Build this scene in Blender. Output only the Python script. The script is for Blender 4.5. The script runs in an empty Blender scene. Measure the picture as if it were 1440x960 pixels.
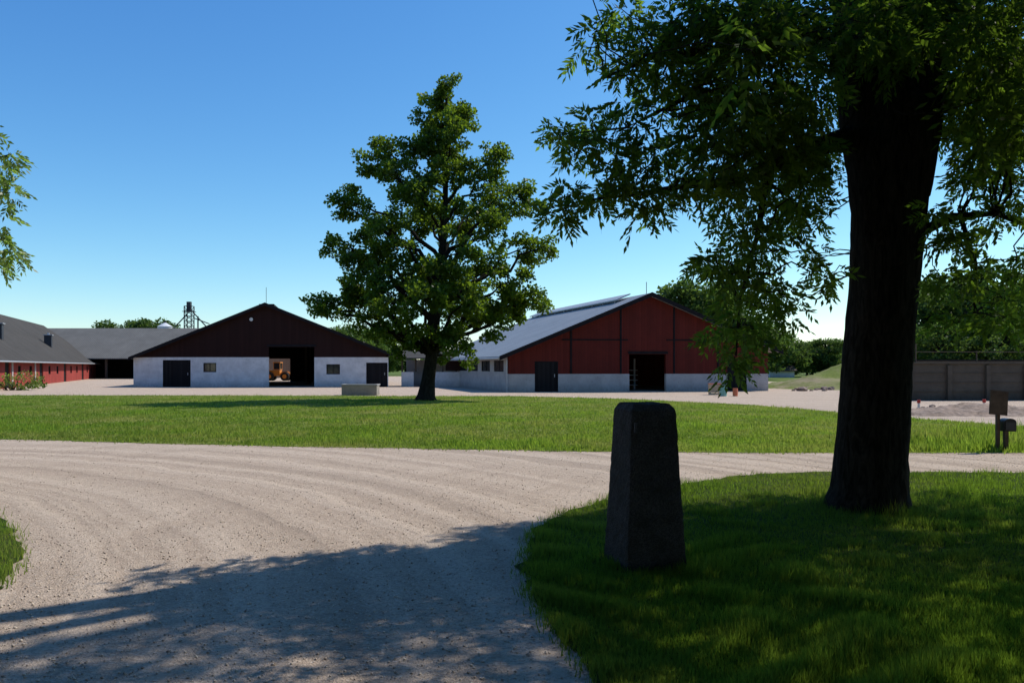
import bpy, math, random, bmesh
import numpy as np
from mathutils import Vector
random.seed(7); rng=np.random.default_rng(7)
F=1098.0; H=515.0; CZ=1.65
def gp(px,py):
    D=CZ*F/(py-H); return ((px-720)/F*D, D)
def wp(px,py,D): return ((px-720)/F*D, D, CZ-(py-H)/F*D)
scene=bpy.context.scene; COL=scene.collection
scene.view_settings.view_transform='Standard'; scene.view_settings.look='None'; scene.view_settings.exposure=0
# ------------------------------------------------ materials
class NT:
    def __init__(s,name):
        s.m=bpy.data.materials.new(name); s.m.use_nodes=True; s.t=s.m.node_tree; s.t.nodes.clear()
        s.out=s.t.nodes.new('ShaderNodeOutputMaterial')
    def n(s,t,**k):
        nd=s.t.nodes.new(t)
        for a,b in k.items(): setattr(nd,a,b)
        return nd
    def l(s,a,b): s.t.links.new(a,b)
    def val(s,sock,v):
        if hasattr(v,'is_output') : s.l(v,sock)
        elif isinstance(v,(tuple,list)):
            sock.default_value=(v[0],v[1],v[2],1) if len(sock.default_value)==4 else v
        else: sock.default_value=v
    def math(s,op,a,b=0.0,c=None,clamp=False):
        nd=s.n('ShaderNodeMath',operation=op,use_clamp=clamp); s.val(nd.inputs[0],a); s.val(nd.inputs[1],b)
        if c is not None: s.val(nd.inputs[2],c)
        return nd.outputs[0]
    def mix(s,f,a,b,bt='MIX'):
        nd=s.n('ShaderNodeMix',data_type='RGBA',blend_type=bt); s.val(nd.inputs[0],f); s.val(nd.inputs[6],a); s.val(nd.inputs[7],b); return nd.outputs[2]
    def obj(s): return s.n('ShaderNodeTexCoord').outputs['Object']
    def attr(s,nm,o='Vector'): return s.n('ShaderNodeAttribute',attribute_name=nm).outputs[o]
    def noise(s,co,sc,det=4,rough=.6,dist=0):
        nd=s.n('ShaderNodeTexNoise'); s.l(co,nd.inputs['Vector']); nd.inputs['Scale'].default_value=sc
        nd.inputs['Detail'].default_value=det; nd.inputs['Roughness'].default_value=rough; nd.inputs['Distortion'].default_value=dist
        return nd.outputs['Fac']
    def ramp(s,f,stops):
        nd=s.n('ShaderNodeValToRGB'); s.l(f,nd.inputs[0]); e=nd.color_ramp.elements
        while len(e)<len(stops): e.new(.5)
        for i,(p,c) in enumerate(stops):
            e[i].position=p; e[i].color=(c[0],c[1],c[2],1) if isinstance(c,(tuple,list)) else (c,c,c,1)
        return nd.outputs[0]
    def bump(s,h,st=.3,d=.02):
        nd=s.n('ShaderNodeBump'); s.l(h,nd.inputs['Height']); nd.inputs['Strength'].default_value=st; nd.inputs['Distance'].default_value=d; return nd.outputs[0]
    def princ(s,col,rough=.8,norm=None,metal=0,spec=.3):
        p=s.n('ShaderNodeBsdfPrincipled'); s.val(p.inputs['Base Color'],col); s.val(p.inputs['Roughness'],rough)
        p.inputs['Metallic'].default_value=metal; p.inputs['Specular IOR Level'].default_value=spec
        if norm is not None: s.l(norm,p.inputs['Normal'])
        s.l(p.outputs[0],s.out.inputs[0]); return p
def mul(c,k): return tuple(x*k for x in c)
def simple(name,c,rough=.8,var=.25,sc=3.0,bs=.2,bsc=30,metal=0,spec=.3):
    t=NT(name); co=t.obj(); f=t.noise(co,sc,5)
    col=t.mix(t.ramp(f,[(.3,0.),(.7,1.)]),mul(c,1-var),mul(c,1+var))
    t.princ(col,rough,t.bump(t.noise(co,bsc,3),bs,.01),metal,spec); return t.m
def boards(name,c,w=.2,var=.15,axis=0,stain=(.02,.015,.012),st=.35,gapf=.4):
    t=NT(name); lv=t.attr('luv'); sep=t.n('ShaderNodeSeparateXYZ'); t.l(lv,sep.inputs[0])
    x=t.math('DIVIDE',sep.outputs[axis],w); fl=t.math('FLOOR',x); fr=t.math('FRACT',x)
    wn=t.n('ShaderNodeTexWhiteNoise',noise_dimensions='1D'); t.l(fl,wn.inputs['W'])
    base=t.mix(wn.outputs['Value'],mul(c,1-var),mul(c,1+var))
    gap=t.math('LESS_THAN',fr,.09)
    base=t.mix(t.math('MULTIPLY',gap,gapf),base,stain)
    n=t.noise(lv,.7,6,.65); base=t.mix(t.ramp(n,[(.45,0.),(.8,st)]),base,stain)
    t.princ(base,.85,t.bump(t.math('GREATER_THAN',fr,.09),.5,.02),0,.15); return t.m
def corrug(name,c,w=.3,axis=1,rough=.6,spec=.3,var=.2):
    t=NT(name); lv=t.attr('luv'); sep=t.n('ShaderNodeSeparateXYZ'); t.l(lv,sep.inputs[0])
    x=t.math('MULTIPLY',sep.outputs[axis],2*math.pi/w); sn=t.math('SINE',x)
    n=t.noise(lv,.5,6,.7); n2=t.noise(lv,4,4)
    xs=t.math('FLOOR',t.math('DIVIDE',sep.outputs[axis],1.1)); wn=t.n('ShaderNodeTexWhiteNoise',noise_dimensions='1D'); t.l(xs,wn.inputs['W'])
    col=t.mix(t.ramp(n,[(.3,0.),(.75,1.)]),mul(c,1-var),mul(c,1+var))
    col=t.mix(t.math('MULTIPLY',wn.outputs['Value'],.25),col,mul(c,.7)); col=t.mix(t.math('MULTIPLY',n2,.2),col,mul(c,1.3))
    col=t.mix(t.math('MULTIPLY_ADD',sn,.12,.12),col,mul(c,.4))
    t.princ(col,rough,t.bump(sn,.5,.03),0,spec); return t.m
def plaster(name,c,dirtc=(.16,.14,.12)):
    t=NT(name); lv=t.attr('luv'); sep=t.n('ShaderNodeSeparateXYZ'); t.l(lv,sep.inputs[0])
    n=t.noise(lv,1.3,7,.7); n2=t.noise(lv,7,5,.7)
    col=t.mix(t.ramp(n,[(.35,0.),(.7,1.)]),mul(c,.72),c)
    dirt=t.math('MULTIPLY',t.ramp(sep.outputs[2],[(0.,1.),(.55,0.)]),t.ramp(n2,[(.3,.2),(.65,1.)]))
    col=t.mix(t.math('MULTIPLY',dirt,.7),col,dirtc)
    sp=t.ramp(n2,[(.60,0.),(.66,1.)]); col=t.mix(t.math('MULTIPLY',sp,.6),col,mul(c,.4))
    t.princ(col,.9,t.bump(n2,.4,.02),0,.15); return t.m
def leafmat(name,c,tc,tr=.5,gl=.03,patch=None):
    t=NT(name); v=t.attr('var','Fac')
    col=t.mix(v,mul(c,.5),mul(c,1.5)); tcol=t.mix(v,mul(tc,.6),mul(tc,1.4))
    if patch:
        co=t.obj(); f=t.ramp(t.noise(co,.35,6,.7),[(.44,0.),(.62,.85)])
        col=t.mix(f,col,patch[0]); tcol=t.mix(f,tcol,patch[1])
    d=t.n('ShaderNodeBsdfDiffuse'); t.l(col,d.inputs[0]); tl=t.n('ShaderNodeBsdfTranslucent'); t.l(tcol,tl.inputs[0])
    g=t.n('ShaderNodeBsdfGlossy'); g.inputs['Roughness'].default_value=.4; g.inputs['Color'].default_value=(1,1,1,1)
    m=t.n('ShaderNodeMixShader'); m.inputs[0].default_value=tr; t.l(d.outputs[0],m.inputs[1]); t.l(tl.outputs[0],m.inputs[2])
    m2=t.n('ShaderNodeMixShader'); m2.inputs[0].default_value=gl; t.l(m.outputs[0],m2.inputs[1]); t.l(g.outputs[0],m2.inputs[2])
    t.l(m2.outputs[0],t.out.inputs[0]); return t.m
def barkmat(name,c):
    t=NT(name); co=t.obj(); mp=t.n('ShaderNodeMapping'); mp.inputs['Scale'].default_value=(1,1,.2); t.l(co,mp.inputs[0])
    n=t.noise(mp.outputs[0],16,6,.7,1.2); n2=t.noise(co,2,4)
    col=t.mix(t.ramp(n,[(.38,0.),(.62,1.)]),mul(c,.25),mul(c,1.6)); col=t.mix(t.math('MULTIPLY',n2,.3),col,(.02,.025,.014))
    t.princ(col,.95,t.bump(n,1.0,.07),0,.05); return t.m
M={}
M['white']=plaster('whitewashed_plaster',(.76,.74,.73),(.22,.18,.16))
M['grey_plaster']=plaster('grey_plaster',(.48,.46,.45))
M['concrete']=plaster('weathered_concrete',(.36,.33,.28))
M['oldconcrete']=plaster('old_stained_concrete',(.12,.10,.078),(.04,.03,.025))
M['redboards']=boards('red_board_cladding',(.108,.0180,.0130),.2,.10,0,(.02,.008,.008))  # red darkened so that the shade on the fronts sits in the colour
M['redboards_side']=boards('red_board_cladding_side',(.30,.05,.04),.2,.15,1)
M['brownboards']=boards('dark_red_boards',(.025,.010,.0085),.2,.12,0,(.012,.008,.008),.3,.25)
M['darkwood']=boards('dark_wood_door',(.014,.013,.014),.15,.3,0,(.006,.006,.006))
M['trim']=simple('dark_trim',(.014,.013,.015),.8,spec=.1)
M['dark_side']=boards('dark_timber_side',(.05,.03,.025),.2,.2,1)
M['roof_grey']=corrug('grey_sheet_roof',(.25,.26,.27),.3,1,.5)
M['roof_dark']=corrug('dark_sheet_roof',(.072,.067,.062),.3,1,.9,.05)
M['roof_mid']=corrug('weathered_fibre_roof',(.155,.15,.14),.3,0,.9,.05)
M['metal']=simple('galvanised_metal',(.40,.41,.42),.5,.15,metal=.3)
M['palemetal']=simple('pale_silo_sheet',(.55,.57,.60),.6,.1)
M['darkmetal']=simple('dark_steel',(.035,.037,.042),.6)
M['glass']=simple('window_glass',(.02,.025,.03),.08,.1,spec=.8,bs=0.02)
M['whitepaint']=simple('white_paint',(.6,.6,.58),.6,.1)
M['orange']=simple('orange_paint',(.60,.21,.03),.5,.15)
M['orangebin']=simple('faded_orange_plastic',(.55,.16,.08),.5,.1)
M['rubber']=simple('black_rubber',(.02,.02,.02),.8)
M['turq']=simple('turquoise_plastic',(.20,.42,.36),.5,.1)
M['tan']=simple('tan_plastic',(.5,.38,.24),.6,.15)
M['blackpaint']=simple('black_paint',(.010,.010,.012),.4,.1)
M['redpaint']=simple('red_paint',(.45,.04,.03),.5)
M['wood']=simple('weathered_wood',(.07,.052,.038),.9,.35,6)
M['rock']=simple('rubble_stone',(.22,.165,.13),.95,.45,5,.6,12)
M['bark']=barkmat('ash_bark',(.030,.025,.021))
M['bark2']=barkmat('oak_bark',(.026,.022,.018))
M['leaf_ash']=leafmat('ash_leaves',(.030,.060,.009),(.17,.29,.022),.48,.010)
M['leaf_oak']=leafmat('maple_leaves',(.044,.086,.011),(.21,.32,.02),.42,.012)
M['leaf_light']=leafmat('pale_leaves',(.10,.15,.03),(.28,.42,.06),.5,.02)
M['leaf_far']=leafmat('distant_leaves',(.058,.10,.022),(.14,.23,.035),.38,.01)
M['grass']=leafmat('grass_blades',(.125,.20,.020),(.29,.41,.04),.45,.01,((.21,.23,.05),(.39,.42,.08)))
M['grassdark']=leafmat('verge_blades',(.036,.066,.008),(.20,.32,.025),.48,.006,((.05,.075,.014),(.26,.33,.04)))  # blades darker than the lawn's: the tree's shade is put into the colour
t=NT('rough_granite'); co=t.obj(); v=t.n('ShaderNodeTexVoronoi'); v.inputs['Scale'].default_value=130; t.l(co,v.inputs[0])
n=t.noise(co,5,7,.7); sp=t.n('ShaderNodeSeparateColor'); t.l(v.outputs['Color'],sp.inputs[0])
col=t.mix(sp.outputs[0],(.030,.028,.027),(.075,.069,.064)); col=t.mix(t.ramp(n,[(.42,0.),(.68,.75)]),col,(.026,.026,.020))
t.princ(col,.95,t.bump(t.noise(co,30,7,.7),.5,.02),0,.05); M['granite']=t.m
def grassground(name,a,b,dry):
    t=NT(name); co=t.obj(); n=t.noise(co,.35,6,.7); n2=t.noise(co,9,6,.7)
    col=t.mix(t.ramp(n2,[(.3,0.),(.7,1.)]),a,b); col=t.mix(t.ramp(n,[(.44,0.),(.62,.75)]),col,dry)
    t.princ(col,1,t.bump(n2,.8,.05),0,.05); return t.m
M['lawn']=grassground('lawn_turf',(.085,.13,.018),(.13,.185,.03),(.23,.22,.07))
M['verge']=grassground('verge_turf',(.024,.038,.009),(.040,.066,.012),(.065,.07,.02))  # turf darkened to match, shade included in the colour
M['field']=grassground('field',(.06,.10,.025),(.10,.16,.04),(.16,.17,.06))
M['bank']=grassground('bank_turf',(.09,.12,.03),(.17,.20,.05),(.30,.24,.16))
# gravel
t=NT('gravel'); co=t.obj()
def ring(cx,cy,ph,sc):
    sep=t.n('ShaderNodeSeparateXYZ'); t.l(co,sep.inputs[0])
    dx=t.math('SUBTRACT',sep.outputs[0],cx); dy=t.math('SUBTRACT',sep.outputs[1],cy)
    r=t.math('SQRT',t.math('ADD',t.math('MULTIPLY',dx,dx),t.math('MULTIPLY',dy,dy)))
    r=t.math('ADD',r,t.math('MULTIPLY',t.noise(co,.3,3),1.0)); r=t.math('ADD',r,t.math('MULTIPLY',t.noise(co,6,4),.08))
    nn=t.n('ShaderNodeTexNoise',noise_dimensions='1D'); nn.inputs['Scale'].default_value=sc; nn.inputs['Detail'].default_value=4
    t.l(t.math('ADD',r,ph),nn.inputs['W']); return nn.outputs[0]
r1=ring(-12,2,0,1.9); r2=ring(9,6,40,1.7)
msk=t.ramp(t.noise(co,.15,2),[(.50,0.),(.68,1.)])
tr=t.mix(msk,r1,r2)
fine=t.noise(co,80,5,.8); mid=t.noise(co,1.4,7,.7); big=t.noise(co,.12,4,.6); m2=t.noise(co,9,6,.75)
col=t.mix(t.ramp(fine,[(.30,0.),(.70,1.)]),(.34,.255,.19),(.58,.455,.35))
col=t.mix(t.ramp(mid,[(.4,0.),(.65,.5)]),col,(.58,.45,.34))
col=t.mix(t.ramp(tr,[(.48,0.),(.59,.60)]),col,(.62,.495,.385))
col=t.mix(t.ramp(tr,[(.36,.38),(.46,0.)]),col,(.30,.23,.175))
col=t.mix(t.ramp(m2,[(.50,0.),(.70,.42)]),col,(.31,.24,.185))
vo=t.n('ShaderNodeTexVoronoi'); vo.inputs['Scale'].default_value=60; t.l(co,vo.inputs[0])
scp=t.n('ShaderNodeSeparateColor'); t.l(vo.outputs['Color'],scp.inputs[0])
col=t.mix(t.ramp(scp.outputs[0],[(.70,0.),(.85,.40)]),col,(.21,.17,.14)); col=t.mix(t.ramp(scp.outputs[1],[(.85,0.),(.95,.40)]),col,(.64,.56,.47))
col=t.mix(t.ramp(big,[(.4,0.),(.7,.3)]),col,(.45,.37,.30))
hgt=t.math('ADD',t.math('MULTIPLY',tr,1.8),t.math('ADD',t.math('MULTIPLY',fine,.5),t.math('ADD',t.math('MULTIPLY',m2,.8),t.math('MULTIPLY',vo.outputs['Distance'],.3))))
t.princ(col,.95,t.bump(hgt,.75,.05),0,.05); M['gravel']=t.m
# ------------------------------------------------ mesh helpers
def np_mesh(name,verts,faces,mat,var=None,smooth=False):
    verts=np.asarray(verts,dtype=np.float32); faces=np.asarray(faces,dtype=np.int32)
    me=bpy.data.meshes.new(name); k=faces.shape[1]
    me.vertices.add(len(verts)); me.vertices.foreach_set('co',verts.ravel())
    me.loops.add(faces.size); me.loops.foreach_set('vertex_index',faces.ravel())
    me.polygons.add(len(faces)); me.polygons.foreach_set('loop_start',np.arange(len(faces),dtype=np.int32)*k)
    if var is not None:
        a=me.attributes.new('var','FLOAT','POINT'); a.data.foreach_set('value',np.asarray(var,dtype=np.float32))
    me.update(calc_edges=True); me.materials.append(mat)
    if smooth: me.polygons.foreach_set('use_smooth',[True]*len(faces))
    return me
def link(ob,parent=None):
    COL.objects.link(ob)
    if parent: ob.parent=parent
    return ob
def tag(ob,label=None,cat=None,kind=None,group=None):
    if label: ob['label']=label
    if cat: ob['category']=cat
    if kind: ob['kind']=kind
    if group: ob['group']=group
    return ob
class Geo:
    def __init__(s): s.v=[]; s.f=[]
    def add(s,v,f):
        b=len(s.v); s.v+=list(v); s.f+=[[b+i for i in q] for q in f]; return s
    def box(s,a,b,c,d,e,g):
        return s.add([(a,c,e),(b,c,e),(b,d,e),(a,d,e),(a,c,g),(b,c,g),(b,d,g),(a,d,g)],
            [(0,3,2,1),(4,5,6,7),(0,1,5,4),(1,2,6,5),(2,3,7,6),(3,0,4,7)])
    def ext(s,pts,v0,v1):
        n=len(pts); v=[(p[0],v0,p[1]) for p in pts]+[(p[0],v1,p[1]) for p in pts]
        f=[tuple(range(n)),tuple(range(2*n-1,n-1,-1))]+[(i,i+n,(i+1)%n+n,(i+1)%n) for i in range(n)]
        return s.add(v,f)
    def extu(s,pts,u0,u1):
        n=len(pts); v=[(u0,p[0],p[1]) for p in pts]+[(u1,p[0],p[1]) for p in pts]
        f=[tuple(range(n)),tuple(range(2*n-1,n-1,-1))]+[(i,i+n,(i+1)%n+n,(i+1)%n) for i in range(n)]
        return s.add(v,f)
    def cyl(s,p0,p1,r0,r1=None,n=12,cap=True):
        r1=r0 if r1 is None else r1; p0=Vector(p0); p1=Vector(p1); d=(p1-p0).normalized()
        a=d.orthogonal().normalized(); b=d.cross(a); v=[]
        for p,r in((p0,r0),(p1,r1)):
            for i in range(n):
                t=2*math.pi*i/n; v.append(tuple(p+a*math.cos(t)*r+b*math.sin(t)*r))
        f=[(i,(i+1)%n,(i+1)%n+n,i+n) for i in range(n)]
        if cap: f+=[tuple(range(n-1,-1,-1)),tuple(range(n,2*n))]
        return s.add(v,f)
    def wall(s,axis,a0,a1,t0,t1,z0,ztop,openings=(),extra=()):
        br={a0,a1}|{x for x in extra if a0<x<a1}
        for o in openings: br|={o[0],o[1]}
        br=sorted(b for b in br if a0<=b<=a1); zt=ztop if callable(ztop) else (lambda x:ztop)
        for p,q in zip(br[:-1],br[1:]):
            mid=(p+q)/2; cuts=sorted([(max(o[2],z0),o[3]) for o in openings if o[0]<=mid<=o[1] and o[3]>z0])
            z=z0; segs=[]
            for c in cuts:
                if c[0]>z+1e-4: segs.append((z,c[0],False))
                z=c[1]
            if zt(mid)>z+1e-4: segs.append((z,None,True))
            for lo,hi,top in segs:
                pts=[(p,lo),(q,lo),(q,max(zt(q),lo+.001) if top else hi),(p,max(zt(p),lo+.001) if top else hi)]
                if axis=='u': s.ext(pts,t0,t1)
                else: s.extu(pts,t0,t1)
        return s
class Thing:
    def __init__(s,name,label,cat,origin,U=(1,0),V=(0,1),group=None):
        s.o=Vector((origin[0],origin[1],origin[2] if len(origin)>2 else 0)); s.U=U; s.V=V
        s.e=bpy.data.objects.new(name,None); s.e.location=s.o; s.e.empty_display_size=.3; COL.objects.link(s.e); tag(s.e,label,cat,group=group)
    def tr(s,p): return (s.U[0]*p[0]+s.V[0]*p[1], s.U[1]*p[0]+s.V[1]*p[1], p[2])
    def part(s,name,g,mat,parent=None,label=None,smooth=False,bevel=0):
        me=bpy.data.meshes.new(name); me.from_pydata([s.tr(p) for p in g.v],[],g.f)
        a=me.attributes.new('luv','FLOAT_VECTOR','POINT'); a.data.foreach_set('vector',[c for p in g.v for c in p])
        me.materials.append(mat)
        bm=bmesh.new(); bm.from_mesh(me); bmesh.ops.recalc_face_normals(bm,faces=bm.faces); bm.to_mesh(me); bm.free()
        if smooth: me.polygons.foreach_set('use_smooth',[True]*len(me.polygons))
        ob=bpy.data.objects.new(name,me); link(ob,parent or s.e)
        if label: ob['label']=label
        if bevel:
            b=ob.modifiers.new('bevel','BEVEL'); b.width=bevel; b.segments=2
        return ob
    def window(s,axis,a0,a1,t,z0,z1,fm='whitepaint',sgn=1):
        g=Geo(); w=.07; 
        def bx(p,q,r,t2,zz0,zz1):
            if axis=='u': g.box(p,q,r,t2,zz0,zz1)
            else: g.box(r,t2,p,q,zz0,zz1)
        t0,t1=(t-.03,t+.08); bx(a0,a1,t0,t1,z0,z0+w); bx(a0,a1,t0,t1,z1-w,z1); bx(a0,a0+w,t0,t1,z0+w,z1-w); bx(a1-w,a1,t0,t1,z0+w,z1-w)
        m=(a0+a1)/2; bx(m-.025,m+.025,t0+.01,t1,z0+w,z1-w)
        fr=g; g=Geo(); bx(a0+w,a1-w,t+.0,t+.03,z0+w,z1-w); pane=s.part('window',g,M['glass'])
        s.part('frame',fr,M[fm],parent=pane)
    def door(s,a0,a1,t,z1,mat='darkwood',z0=0.02):
        g=Geo().box(a0+.06,a1-.06,t+.06,t+.12,z0,z1-.06); d=s.part('door',g,M[mat])
        fr=Geo().box(a0,a0+.06,t+.02,t+.14,z0,z1).box(a1-.06,a1,t+.02,t+.14,z0,z1).box(a0+.06,a1-.06,t+.02,t+.14,z1-.06,z1)
        s.part('frame',fr,M['trim'],parent=d)
        h=Geo().box(a1-.25,a1-.21,t+.02,t+.06,.95,1.15); s.part('handle',h,M['metal'],parent=d)
def inpoly(x,y,poly):
    x=np.asarray(x,float); y=np.asarray(y,float); r=np.zeros(x.shape,bool); n=len(poly)
    for i in range(n):
        x0,y0=poly[i]; x1,y1=poly[(i+1)%n]
        if y0==y1: continue
        c=((y0>y)!=(y1>y))&(x<(x1-x0)*(y-y0)/(y1-y0)+x0); r^=c
    return r
# ------------------------------------------------ ground
def sheet(name,poly,z,mat,jit=0.0,seg=.25):
    pts=[]
    n=len(poly)
    for i in range(n):
        a=np.array(poly[i],float); b=np.array(poly[(i+1)%n],float); L=np.linalg.norm(b-a)
        k=1 if (jit==0 or L>60) else max(1,int(L/seg))
        for j in range(k):
            p=a+(b-a)*j/k
            if jit: p=p+rng.normal(0,jit,2)
            pts.append((p[0],p[1],z))
    bm=bmesh.new(); vs=[bm.verts.new(p) for p in pts]; f=bm.faces.new(vs); bmesh.ops.triangulate(bm,faces=[f]) ; bmesh.ops.recalc_face_normals(bm,faces=bm.faces)
    me=bpy.data.meshes.new(name); bm.to_mesh(me); bm.free(); me.materials.append(mat)
    for p in me.polygons:
        if p.normal.z<0: p.flip()
    ob=bpy.data.objects.new(name,me); link(ob); ob['kind']='structure'; return ob
sheet('ground',[(-2500,-600),(2500,-600),(2500,4000),(-2500,4000)],0,M['field'])
sheet('road',[(-120,-30),(60,-30),(60,40),(45,60),(30,72),(20,130),(-120,130)],.006,M['gravel'])
lawn=[(-75,46)]+[gp(*p) for p in [(0,556),(300,556),(560,557),(720,557),(880,561),(1050,569),(1170,579),(1290,589),(1440,600)]]+[(26,17.5),(22,14.6)]+[gp(*p) for p in [(1440,637),(1100,637),(800,635),(400,628),(0,618)]]+[(-30,18.5),(-75,20)]
sheet('lawn',lawn,.014,M['lawn'],.05,.4)
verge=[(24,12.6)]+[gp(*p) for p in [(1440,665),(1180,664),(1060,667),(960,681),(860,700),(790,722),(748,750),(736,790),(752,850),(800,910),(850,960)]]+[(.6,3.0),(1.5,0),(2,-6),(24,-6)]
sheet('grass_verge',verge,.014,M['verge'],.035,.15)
lv=[gp(-60,705)]+[gp(*p) for p in [(0,727),(22,752),(32,775),(22,800),(0,830)]]+[(-3.9,4.6),(-4.6,3.0),(-7,1),(-12,0),(-14,9),(-9,11)]
sheet('grass_corner',lv,.014,M['verge'],.035,.15)
def blades(name,label,poly,n,ylo,yhi,xlo,xhi,h,w,mat,pw=1.0,edge=.06,tall=None):
    N=int(n*3); u=rng.random(N); y=(ylo**(1-pw)+u*(yhi**(1-pw)-ylo**(1-pw)))**(1/(1-pw)) if pw!=1 else ylo*(yhi/ylo)**u
    x=rng.uniform(xlo,xhi,N)*(y/yhi)+0*y
    m=inpoly(x+rng.normal(0,edge,N),y+rng.normal(0,edge,N),poly); x=x[m][:n]; y=y[m][:n]; k=len(x)
    a=rng.uniform(0,2*np.pi,k); pat=.5+.25*(np.sin(x*1.3+np.sin(y*.9)*2)+np.sin(y*1.1+x*.37+1.7))
    clump=.6+.8*np.clip(np.sin(x*5.1+3*np.sin(y*2.3))*np.sin(y*4.7+2*np.sin(x*1.9)),0,1)
    hh=rng.uniform(h[0],h[1],k)*(.7+.6*pat)*clump; ww=rng.uniform(w[0],w[1],k)
    if tall:
        for (tx,ty,tr_) in tall: hh*=1+.6*np.exp(-((x-tx)**2+(y-ty)**2)/tr_**2)
    l=rng.uniform(0,.6,k)*hh; la=rng.uniform(0,2*np.pi,k)
    dx=np.cos(a)*ww/2; dy=np.sin(a)*ww/2; z=np.full(k,.012)
    V=np.empty((k,3,3)); V[:,0]=np.stack([x-dx,y-dy,z],1); V[:,1]=np.stack([x+dx,y+dy,z],1)
    V[:,2]=np.stack([x+np.cos(la)*l,y+np.sin(la)*l,z+hh],1)
    var=np.clip(pat*.5+rng.normal(.25,.25,k),0,1.3)
    me=np_mesh(name,V.reshape(-1,3),np.arange(3*k).reshape(-1,3),mat,np.repeat(var,3))
    ob=bpy.data.objects.new(name,me); link(ob); tag(ob,label,'grass','stuff'); return ob
blades('lawn_grass','sunlit mown grass of the farmyard lawn',lawn,240000,14.5,46,-38,33,(.035,.10),(.018,.03),M['grass'],1.0,.15)
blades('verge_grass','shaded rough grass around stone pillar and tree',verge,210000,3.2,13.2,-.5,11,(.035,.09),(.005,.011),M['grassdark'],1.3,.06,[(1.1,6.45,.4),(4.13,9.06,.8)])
blades('corner_grass','grass tuft at the bend of gravel road',lv,16000,3.6,11,-9,-2.5,(.04,.09),(.006,.012),M['grass'],1.0,.06)
wd=[(6.8,15.0),(13,15.0),(14,19.5),(9,18.5)]
blades('tall_weeds','taller weeds along the road edge near mailbox',wd,9000,15,19.5,5,16,(.12,.30),(.02,.04),M['grass'],1.0,.1)
def stones(name,label,n,ylo,yhi,size,bad,ex=None):
    y=ylo*(yhi/ylo)**rng.random(n); x=rng.uniform(-.72,.75,n)*y
    m=np.ones(n,bool)
    for b in bad: m&=~inpoly(x,y,b)
    x=x[m];y=y[m];k=len(x); s=size[0]*(size[1]/size[0])**(rng.random(k)**3)
    O=np.array([(1,0,0),(0,1,0),(-1,0,0),(0,-1,0),(0,0,.6),(0,0,-.6)],float); Fc=np.array([(0,1,4),(1,2,4),(2,3,4),(3,0,4),(1,0,5),(2,1,5),(3,2,5),(0,3,5)])
    V=O[None]*(.65+.6*rng.random((k,6,1))); a=rng.uniform(0,6.28,k); c,sn=np.cos(a)[:,None],np.sin(a)[:,None]
    X=V[:,:,0]*c-V[:,:,1]*sn*.75; Y=V[:,:,0]*sn+V[:,:,1]*c*.75
    P=np.stack([X*s[:,None]+x[:,None],Y*s[:,None]+y[:,None],V[:,:,2]*s[:,None]+.01+s[:,None]*.1],2)
    Fa=(Fc[None]+6*np.arange(k)[:,None,None]).reshape(-1,3)
    me=np_mesh(name,P.reshape(-1,3),Fa,M['stone'],np.repeat(rng.random(k),6)); ob=bpy.data.objects.new(name,me); link(ob); tag(ob,label,'gravel','stuff')
t=NT('loose_stones'); v=t.attr('var','Fac'); t.princ(t.ramp(v,[(0.,(.26,.205,.165)),(.5,(.47,.375,.295)),(1.,(.64,.55,.45))]),.9); M['stone']=t.m
stones('loose_gravel','loose gravel stones scattered on the road',36000,3.6,16,(.004,.014),[verge,lv,lawn])
# ------------------------------------------------ foliage
def rotrand(k):
    d=rng.normal(size=(k,3)); d/=np.linalg.norm(d,axis=1)[:,None]; return d
def leafquads(P,D,L,Wd,var):
    k=len(P); r=rotrand(k); S=np.cross(D,r); S/=np.linalg.norm(S,axis=1)[:,None]+1e-9
    V=np.empty((k,4,3)); V[:,0]=P; V[:,1]=P+D*(L*.45)[:,None]+S*(Wd/2)[:,None]; V[:,2]=P+D*L[:,None]; V[:,3]=P+D*(L*.45)[:,None]-S*(Wd/2)[:,None]
    return V.reshape(-1,3), np.repeat(var,4)
def round_leaves(clumps,per,L0,wratio=.7,flat=.75):
    Vs=[];vs=[]
    for (c,r) in clumps:
        k=max(6,int(per*(r**2)))
        d=rotrand(k); rad=r*rng.random(k)**(1/2.2); d[:,2]*=flat
        P=np.array(c)+d*rad[:,None]; D=rotrand(k)+np.array([0,0,-.35])+d*.5; D/=np.linalg.norm(D,axis=1)[:,None]
        L=L0*rng.uniform(.7,1.3,k); V,v=leafquads(P,D,L,L*wratio,np.clip(rng.normal(.45,.22,k)+.15*d[:,2],0,1)); Vs.append(V);vs.append(v)
    return np.concatenate(Vs),np.concatenate(vs)
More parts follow.
